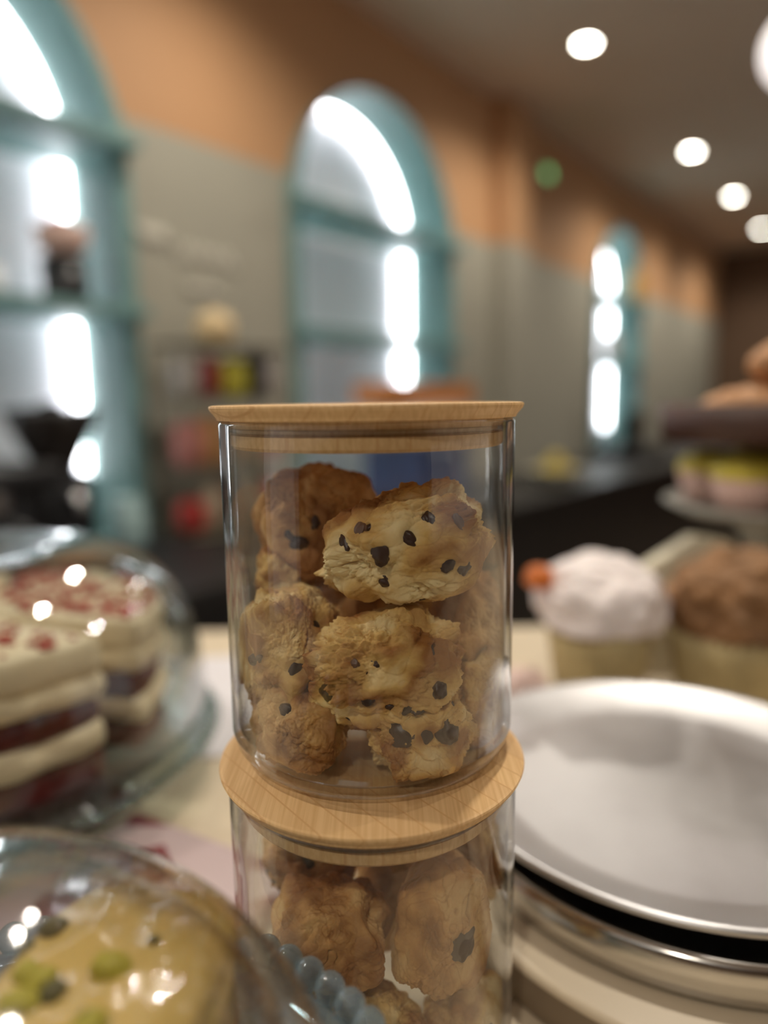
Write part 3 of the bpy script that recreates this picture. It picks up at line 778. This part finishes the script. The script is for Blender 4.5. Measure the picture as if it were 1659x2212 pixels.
# two-tier stand at the right edge
M['darkwood'] = mat('dark_wood', rgb(74, 46, 34), 0.5, var=0.25, scale=20)
M['greyglass'] = mat('grey_ceramic', rgb(168, 168, 160), 0.3, var=0.05)
M['croissant'] = mat('croissant_crust', rgb(200, 148, 102), 0.5, var=0.22, scale=60)
M['lemon'] = mat('lemon_curd', rgb(208, 192, 74), 0.35, var=0.15, scale=40)
M['pinkcase'] = mat('pink_case', rgb(212, 178, 166), 0.6, var=0.08)
TX, TY = 0.372, 0.640
e = empty('tiered_stand', (TX, TY, CT), 'two-tier pastry stand with dark wooden top tray at the right edge', 'pastry stand')
obj('top_tray', LATHE([(0, 0.211), (0.108, 0.211), (0.112, 0.236), (0.116, 0.236), (0.114, 0.203), (0, 0.203)], 72), M['darkwood'], e)
obj('lower_plate', LATHE([(0, 0.142), (0.090, 0.142), (0.108, 0.148), (0.110, 0.146), (0.092, 0.136), (0.05, 0.130), (0.035, 0.10), (0.03, 0.05), (0.055, 0.01), (0.06, 0.0), (0, 0)], 72), M['greyglass'], e)
obj('post', TUBE([(0, 0, 0.14), (0, 0, 0.205)], 0.008, 16), M['greyglass'], e)
for k in range(6):
    a = math.radians(-150 + 60 * k)
    x, y = TX + 0.068 * math.cos(a), TY + 0.068 * math.sin(a)
    t = empty('lemon_tart', (x, y, CT + 0.1435), 'lemon tart with yellow top on the lower plate of the pastry stand', 'tart', 'lemon tarts on the pastry stand')
    obj('case', LATHE([(0, 0), (0.022, 0), (0.030, 0.028), (0.027, 0.029), (0.02, 0.026), (0, 0.026)], 40), M['pinkcase'], t)
    blob('curd', (0.029, 0.029, 0.016), 430 + k, M['lemon'], 0.12, 2, 0.05, 4, 4, t, (0, 0, 0.034), flat=-0.006)
def croissant(x, y, z, rz, lb, seed, s=1.0):
    V, Fc = ico(6)
    ang = V[:, 0] * 1.15
    seg = 1 + 0.14 * np.abs(np.sin(V[:, 0] * 9)) - 0.10
    w = np.sqrt(np.clip(1 - V[:, 0] ** 2, 0, 1))
    Rr = 0.040
    P = np.stack([Rr * np.sin(ang) + 0.019 * V[:, 1] * seg * np.sin(ang), -Rr * np.cos(ang) + Rr - 0.019 * V[:, 1] * seg * np.cos(ang), 0.019 * V[:, 2] * seg], 1)
    P *= (1 + 0.06 * pn(V, 4, seed))[:, None] * s
    o = link('croissant', np_mesh('croissant', P, Fc, M['croissant']), None, (x, y, z), math.radians(rz))
    return tag(o, lb, 'croissant', 'croissants on the wooden tray')
ct = CT + 0.212
croissant(TX - 0.060, TY - 0.040, ct + 0.019, 20, 'leftmost croissant on the dark wooden tray', 1)
croissant(TX + 0.030, TY - 0.050, ct + 0.019, -25, 'front right croissant on the dark wooden tray', 2)
croissant(TX - 0.012, TY + 0.035, ct + 0.019, 170, 'croissant lying at the back of the dark wooden tray', 3)
croissant(TX - 0.022, TY - 0.012, ct + 0.056, 60, 'croissant on top of the heap on the dark wooden tray', 4, 1.1)
croissant(TX + 0.050, TY + 0.010, ct + 0.054, -70, 'croissant on top at the right of the heap on the tray', 5, 1.1)

# ------------------------------------------------------------------ left of the jars, on the counter
M['whitepaper'] = mat('white_paper', rgb(222, 218, 222), 0.6, var=0.04, scale=12)
p = obj('paper_sheet', BOX(-0.105, 0.105, -0.10, 0.10, 0, 0.002, 0.0006), M['whitepaper'], loc=(-0.105, 0.560, CT), rz=0.15)
tag(p, 'white paper sheet lying on the counter between cake stand and jars', 'paper')
m, nt, b = new_mat('red_pink_print'); N, L = nt.nodes, nt.links
tc = N.new('ShaderNodeTexCoord'); vo = N.new('ShaderNodeTexVoronoi'); vo.inputs['Scale'].default_value = 38
L.new(tc.outputs['Object'], vo.inputs['Vector'])
rp = N.new('ShaderNodeValToRGB'); rp.color_ramp.interpolation = 'CONSTANT'
rp.color_ramp.elements[0].color = rgb(112, 36, 42); rp.color_ramp.elements[1].color = rgb(176, 156, 156); rp.color_ramp.elements[1].position = 0.30
sp = N.new('ShaderNodeSeparateColor'); L.new(vo.outputs['Color'], sp.inputs[0]); L.new(sp.outputs[0], rp.inputs['Fac'])
L.new(rp.outputs['Color'], b.inputs['Base Color']); b.inputs['Roughness'].default_value = 0.45
p = obj('printed_carton', BOX(-0.060, 0.055, -0.05, 0.05, 0, 0.014, 0.003), m, loc=(-0.115, 0.300, CT), rz=-0.5)
tag(p, 'flat red and pink printed carton lying left of the lower jar', 'carton')

# ------------------------------------------------------------------ things on the back counter
BC = 0.9505
def wall_thing(name, s, off, z, label, cat, group=None): return empty(name, wp(s, off, z), label, cat, group, rz=TH)
M['hopper'] = mat('smoked_hopper', rgb(40, 36, 34), 0.15, var=0.1)
M['chrome'] = metal('brushed_chrome', (0.55, 0.55, 0.56, 1), 0.25, 20)
e = wall_thing('coffee_grinder', -2.27, 0.28, BC, 'black coffee grinder with wide hopper in front of the left alcove', 'coffee grinder')
obj('base', BOX(-0.09, 0.09, -0.13, 0.11, 0, 0.05, 0.012), M['black'], e)
obj('body', BOX(-0.075, 0.075, -0.06, 0.10, 0.05, 0.25, 0.02), M['black'], e)
obj('hopper', LATHE([(0.05, 0.25), (0.055, 0.27), (0.105, 0.375), (0.108, 0.395), (0, 0.395)], 48), M['hopper'], e)
obj('hopper_lid', LATHE([(0.112, 0.394), (0.112, 0.408), (0.03, 0.413), (0.02, 0.425), (0, 0.426)], 48), M['black'], e)
obj('spout', TUBE([(0, -0.05, 0.20), (0, -0.10, 0.19), (0, -0.115, 0.15)], 0.018, 16), M['chrome'], e)
e = wall_thing('espresso_machine', -2.63, 0.34, BC, 'black espresso machine on the back counter at the left edge', 'espresso machine')
obj('housing', BOX(-0.24, 0.24, -0.10, 0.20, 0.04, 0.24, 0.02), M['black'], e)
obj('top_deck', BOX(-0.25, 0.25, -0.20, 0.21, 0.24, 0.29, 0.015), M['black'], e)
obj('drip_tray', BOX(-0.22, 0.22, -0.24, -0.10, 0.03, 0.065, 0.006), M['chrome'], e)
for k in (-0.1, 0.1):
    g = obj('group_head', LATHE([(0.035, 0.24), (0.035, 0.20), (0.03, 0.185), (0, 0.185)], 32, (k, -0.16, 0)), M['chrome'], e)
    obj('portafilter', TUBE([(k, -0.17, 0.185), (k, -0.22, 0.18), (k, -0.32, 0.165)], [0.02, 0.013, 0.014], 14), M['black'], g)
for x in (-0.2, 0.2):
    for y in (-0.19, 0.17): obj('foot', LATHE([(0, 0), (0.02, 0), (0.018, 0.04), (0, 0.04)], 20, (x, y, 0)), M['black'], e)
M['paleteal'] = mat('pale_teal_glass', rgb(168, 196, 196), 0.25, var=0.05)
e = wall_thing('storage_jar', -2.02, 0.19, BC, 'pale teal storage jar on the back counter beside the coffee grinder', 'jar')
obj('jar_body', LATHE([(0, 0), (0.045, 0), (0.05, 0.01), (0.05, 0.11), (0.04, 0.125), (0, 0.125)], 40), M['paleteal'], e)
obj('jar_lid', LATHE([(0.043, 0.124), (0.043, 0.148), (0.038, 0.152), (0, 0.152)], 40), M['paleteal'], e)

# snack rack between the two big alcoves
M['rack'] = mat('rack_metal', rgb(104, 98, 82), 0.5, var=0.1)
RS, RO = -1.635, 0.20
e = wall_thing('snack_rack', RS, RO, BC, 'metal snack rack full of packets on the back counter, left of the jar lid', 'rack')
for x in (-0.215, 0.215):
    for y in (-0.07, 0.09): obj('post', TUBE([(x, y, 0), (x, y, 0.60)], 0.006, 10), M['rack'], e)
RZ = (0.010, 0.215, 0.435, 0.600)
for z in RZ: obj('rack_shelf', BOX(-0.22, 0.22, -0.08, 0.10, z - 0.008, z, 0.001), M['rack'], e, smooth=False)
def packet_mesh(hx, hy, hz, m, seed):
    V, Fc = ico(5)
    r0 = (np.abs(V) ** 4).sum(1) ** (-0.25)
    P = V * r0[:, None]
    t = np.clip(np.abs(P[:, 2]), 0, 1)
    P[:, 1] *= np.sqrt(np.clip(1 - t ** 3, 0.02, 1)) * (1 + 0.25 * pn(P, 2.2, seed))
    P *= np.array((hx, hy, hz))
    P[:, 2] -= P[:, 2].min()
    return np_mesh('snack_packet', P, Fc, m)
def colour(n, r, g, b, rough=0.45): return mat(n, rgb(r, g, b), rough, var=0.1, scale=20)
PK = {'grey': colour('grey_foil', 186, 178, 172), 'red': colour('red_foil', 160, 60, 58), 'yellow': colour('yellow_foil', 206, 196, 66), 'black': colour('black_foil', 34, 32, 30), 'tan': colour('tan_bag', 196, 146, 96),
      'pink': colour('pink_bag', 204, 126, 118), 'beige': colour('beige_bag', 190, 172, 146), 'maroon': colour('maroon_bag', 120, 62, 52), 'scarlet': colour('scarlet_bag', 196, 56, 50), 'cream': colour('cream_bag', 222, 196, 150)}
rows = [(2, [(-0.165, 'grey', .038, .065), (-0.085, 'red', .034, .066), (0.020, 'yellow', .050, .064), (0.105, 'black', .030, .070), (0.175, 'grey', .036, .074)]),
        (1, [(-0.17, 'pink', .038, .075), (-0.09, 'tan', .038, .085), (-0.005, 'tan', .038, .080), (0.08, 'beige', .038, .075), (0.165, 'pink', .036, .070)]),
        (0, [(-0.17, 'scarlet', .038, .055), (-0.09, 'beige', .036, .078), (-0.01, 'maroon', .036, .080), (0.075, 'beige', .036, .070), (0.16, 'scarlet', .036, .075)])]
RN = {2: 'upper', 1: 'middle', 0: 'bottom'}
OD = {-1: '', 0: 'first', 1: 'second', 2: 'third', 3: 'fourth', 4: 'last'}
for ri, items in rows:
    for k, (dx, c, hw, hh) in enumerate(items):
        o = link('snack_packet', packet_mesh(hw, 0.040, hh, PK[c], 500 + 7 * k + ri), None, wp(RS + dx, RO + 0.005, BC + RZ[ri] + 0.0005), TH)
        tag(o, '%s snack packet, %s from the left in the %s row of the snack rack' % (c, OD[k], RN[ri]), 'packet', 'packets in the snack rack')
o = blob('panettone_bag', (0.062, 0.058, 0.058), 560, PK['cream'], 0.15, 1.6, 0.05, 4, 5, None, wp(RS - 0.035, RO, BC + RZ[3] + 0.052), flat=-0.051)
tag(o, 'round cream coloured bag sitting on top of the snack rack', 'bag')

# stack of crate, cartons and orange boxes behind the upper jar
M['blue'] = mat('blue_plastic', rgb(66, 86, 130), 0.5, var=0.08)
M['carton'] = mat('white_carton', rgb(214, 208, 206), 0.6, var=0.04)
M['orangebox'] = mat('orange_card', rgb(206, 132, 66), 0.5, var=0.08)
S2, O2 = -0.62, 0.26
bm = BOX(-0.20, 0.20, -0.15, 0.15, 0, 0.24, 0.01)
for k in range(5): box(bm, -0.16 + 0.08 * k - 0.012, -0.16 + 0.08 * k + 0.012, -0.158, -0.148, 0.03, 0.21)
e = wall_thing('plastic_crate', S2, O2, BC, 'blue ribbed plastic crate seen through the upper jar, on the back counter', 'crate')
obj('crate_body', bm, M['blue'], e, smooth=False)
obj('crate_rim', BOX(-0.21, 0.21, -0.162, 0.162, 0.225, 0.250, 0.006), M['blue'], e, smooth=False)
for k, (a, b2, lb) in enumerate(((-0.21, -0.005, 'left white carton on the blue crate behind the jar lid'), (0.005, 0.21, 'right white carton on the blue crate behind the jar lid'))):
    o = obj('carton', BOX(a, b2, -0.13, 0.13, 0, 0.15, 0.004), M['carton'], loc=wp(S2, O2, BC + 0.2505), rz=TH, smooth=False)
    tag(o, lb, 'carton', 'white cartons on the crate')
for k, (a, lb) in enumerate(((-0.315, 'leftmost of the three orange boxes just above the bamboo lid'), (-0.10, 'middle one of the three orange boxes just above the bamboo lid'), (0.115, 'rightmost of the three orange boxes just above the bamboo lid'))):
    e = wall_thing('cake_box', S2 + a + 0.1, O2, BC + 0.401, lb, 'box', 'orange cake boxes')
    obj('box_body', BOX(-0.10, 0.10, -0.10, 0.10, 0, 0.075, 0.004), M['orangebox'], e, smooth=False)
    obj('box_lid', BOX(-0.103, 0.103, -0.103, 0.103, 0.066, 0.092, 0.004), M['orangebox'], e, smooth=False)

# lemons in a bowl, right of the jar
e = wall_thing('bowl', 0.16, 0.56, BC, 'cream bowl of lemons on the black counter right of the jar', 'bowl')
obj('bowl_body', LATHE([(0, 0), (0.06, 0), (0.065, 0.01), (0.12, 0.05), (0.15, 0.075), (0.147, 0.078), (0.11, 0.055), (0.05, 0.02), (0, 0.018)], 64), mat('cream_ceramic', rgb(196, 190, 168), 0.35, var=0.04), e)
M['lemonskin'] = mat('lemon_skin', rgb(206, 184, 84), 0.45, var=0.1, scale=50)
for k, (a, r, z) in enumerate(((0, .055, .066), (120, .055, .066), (240, .055, .066), (60, 0.0, .118))):
    p0 = wp(0.16, 0.56, BC); al = math.radians(a)
    o = blob('lemon', (0.045, 0.034, 0.034), 580 + k, M['lemonskin'], 0.03, 2, 0.01, 6, 4, None, (p0[0] + r * math.cos(al), p0[1] + r * math.sin(al), BC + z), n=1.9)
    o.rotation_euler = (0, 0, al + 1.2)
    tag(o, ('lemon on top of the others in the cream bowl' if k == 3 else 'lemon lying in the cream bowl under the top lemon'), 'lemon', 'lemons in the cream bowl')
# dark machines further along the counter
e = wall_thing('cash_till', 1.95, 0.36, BC, 'black till on the back counter under the farthest alcove', 'till')
obj('till_base', BOX(-0.22, 0.22, -0.2, 0.2, 0, 0.09, 0.01), M['black'], e)
obj('till_screen', BOX(-0.17, 0.17, -0.02, 0.02, 0.10, 0.34, 0.01), M['black'], e)
obj('till_neck', BOX(-0.03, 0.03, -0.01, 0.05, 0.085, 0.2, 0.005), M['black'], e)
e = wall_thing('canister', 3.35, 0.40, BC, 'grey canister on the back counter right of the black till', 'canister')
obj('can_body', LATHE([(0, 0), (0.10, 0), (0.105, 0.01), (0.105, 0.20), (0.095, 0.21), (0, 0.21)], 40), mat('grey_tin', rgb(150, 148, 152), 0.4), e)
obj('can_lid', LATHE([(0.1, 0.209), (0.1, 0.23), (0.02, 0.235), (0.018, 0.25), (0, 0.252)], 40), M['chrome'], e)

# things on the shelves of the left alcove
SZ = 1.6655
e = wall_thing('canister', -2.035, -0.02, SZ, 'black canister on the lower shelf of the left alcove, by its right side', 'canister')
obj('can_body', LATHE([(0, 0), (0.062, 0), (0.065, 0.006), (0.065, 0.115), (0, 0.115)], 40), M['black'], e)
obj('can_lid', LATHE([(0.067, 0.112), (0.067, 0.126), (0, 0.126)], 40), M['black'], e)
o = obj('bowl', LATHE([(0, 0), (0.04, 0), (0.066, 0.03), (0.078, 0.085), (0.074, 0.085), (0.06, 0.03), (0.03, 0.008), (0, 0.008)], 48), colour('blush_ceramic', 206, 172, 158), loc=wp(-2.035, -0.02, SZ + 0.1265))
tag(o, 'blush bowl standing on the black canister in the left alcove', 'bowl')
o = link('tea_packet', packet_mesh(0.045, 0.03, 0.055, PK['maroon'], 611), None, wp(-2.035, -0.02, SZ + 0.137), TH)
tag(o, 'dark red packet standing in the blush bowl in the left alcove', 'packet')
M['mug'] = mat('white_mug', rgb(230, 230, 232), 0.3, var=0.02)
def mug(s, off, z, lb):
    e = wall_thing('mug', s, off, z, lb, 'mug', 'white mugs in the left alcove')
    obj('cup', LATHE([(0, 0), (0.03, 0), (0.038, 0.01), (0.042, 0.09), (0.039, 0.09), (0.034, 0.012), (0, 0.008)], 40), M['mug'], e)
    obj('handle', TUBE([(0.040 + 0.025 * math.sin(t) , 0, 0.048 + 0.03 * math.cos(t)) for t in [math.pi * k / 10 for k in range(11)]], 0.005, 8), M['mug'], e)
mug(-2.22, -0.10, SZ, 'white mug on the lower shelf of the left alcove, beside the black canister')
mug(-2.20, -0.20, SZ, 'white mug behind the other mug on the lower shelf of the left alcove')
mug(-2.45, -0.10, 2.1555, 'white mug on the upper shelf of the left alcove')
o = link('coffee_bag', packet_mesh(0.07, 0.05, 0.10, colour('kraft_bag', 150, 126, 100), 621), None, wp(-2.36, 0.0, SZ), TH)
tag(o, 'brown coffee bag on the lower shelf of the left alcove, left of the mugs', 'bag')
e = wall_thing('cup', -2.28, -0.05, 2.1555, 'yellow cup on the upper shelf of the left alcove', 'cup')
obj('cup_body', LATHE([(0, 0), (0.03, 0), (0.045, 0.07), (0.042, 0.07), (0.028, 0.006), (0, 0.006)], 40), PK['yellow'], e)
# amber bottle in the far alcove
M['amber'] = mat('amber_bottle', rgb(190, 140, 40), 0.25, var=0.1)
e = wall_thing('bottle', 2.93, 0.02, 2.1555, 'tall amber bottle on the upper shelf of the farthest alcove', 'bottle')
obj('bottle_body', LATHE([(0, 0), (0.05, 0), (0.055, 0.01), (0.055, 0.20), (0.02, 0.26), (0.018, 0.32), (0, 0.32)], 40), M['amber'], e)
obj('cap', LATHE([(0.021, 0.315), (0.021, 0.345), (0, 0.346)], 30), M['black'], e)
o = link('tea_packet', packet_mesh(0.08, 0.05, 0.12, PK['grey'], 641), None, wp(2.62, -0.06, SZ), TH)
tag(o, 'pale grey packet on the lower shelf of the farthest alcove', 'packet')

# blurred pale lettering on the sage wall: strokes too soft to read
M['letters'] = mat('pale_letter_paint', rgb(214, 210, 196), 0.6, var=0.03)
bm = bmesh.new()
rnd = random.Random(3)
def stroke(s0, s1, z, amp, ph):
    n = 40
    tube(bm, [(s0 + (s1 - s0) * k / n, -0.006 - 0.001 * math.cos(k), z + amp * math.sin(ph + k * 0.75)) for k in range(n + 1)], 0.0065, 8)
stroke(-1.80, -1.69, 1.905, 0.022, 0.3); stroke(-1.66, -1.40, 1.870, 0.026, 1.0); stroke(-1.62, -1.48, 1.760, 0.010, 2.0)
o = obj('wall_lettering', bm, M['letters'], loc=W0, rz=TH)
tag(o, 'pale illegible lettering on the sage wall between the two big alcoves', 'lettering')

# small green emergency light
e = wall_thing('emergency_light', 1.11, 0.0, 2.72, 'small green emergency light high on the wall right of the middle alcove', 'sign')
obj('case', BOX(-0.045, 0.045, -0.05, -0.001, -0.008, 0.058, 0.004), M['trimring'], e, smooth=False)
obj('face', BOX(-0.040, 0.040, -0.053, -0.0502, -0.003, 0.053), emit('green_glow', (0.10, 0.55, 0.16, 1), 1.3), e, smooth=False)

# pendant globe, cut by the right edge
gx, gy, gz = 0.832, 1.50, 2.034
e = empty('pendant_lamp', (gx, gy, CEIL), 'white globe pendant lamp cut off by the top right edge', 'pendant lamp')
obj('cord', TUBE([(0, 0, -0.012), (0, 0, gz - CEIL + 0.075)], 0.003, 8), M['black'], e)
obj('canopy', LATHE([(0, -0.02), (0.045, -0.016), (0.05, -0.001), (0, -0.001)], 32), M['white'], e)
obj('globe', LATHE([(0.075 * math.sin(math.pi * k / 24), gz - CEIL - 0.075 * math.cos(math.pi * k / 24)) for k in range(25)], 48), emit('globe_glow', (1.0, 0.90, 0.87, 1), 1.1), e)
obj('socket', LATHE([(0.02, gz - CEIL + 0.072), (0.02, gz - CEIL + 0.11), (0, gz - CEIL + 0.112)], 24), M['chrome'], e)
ld = bpy.data.lights.new('globe_lamp', 'POINT'); ld.energy = 14; ld.color = (1, 0.88, 0.78); ld.shadow_soft_size = 0.08
lo = bpy.data.objects.new('globe_lamp', ld); COL.objects.link(lo); lo.parent = e; lo.location = (0, 0, gz - CEIL)
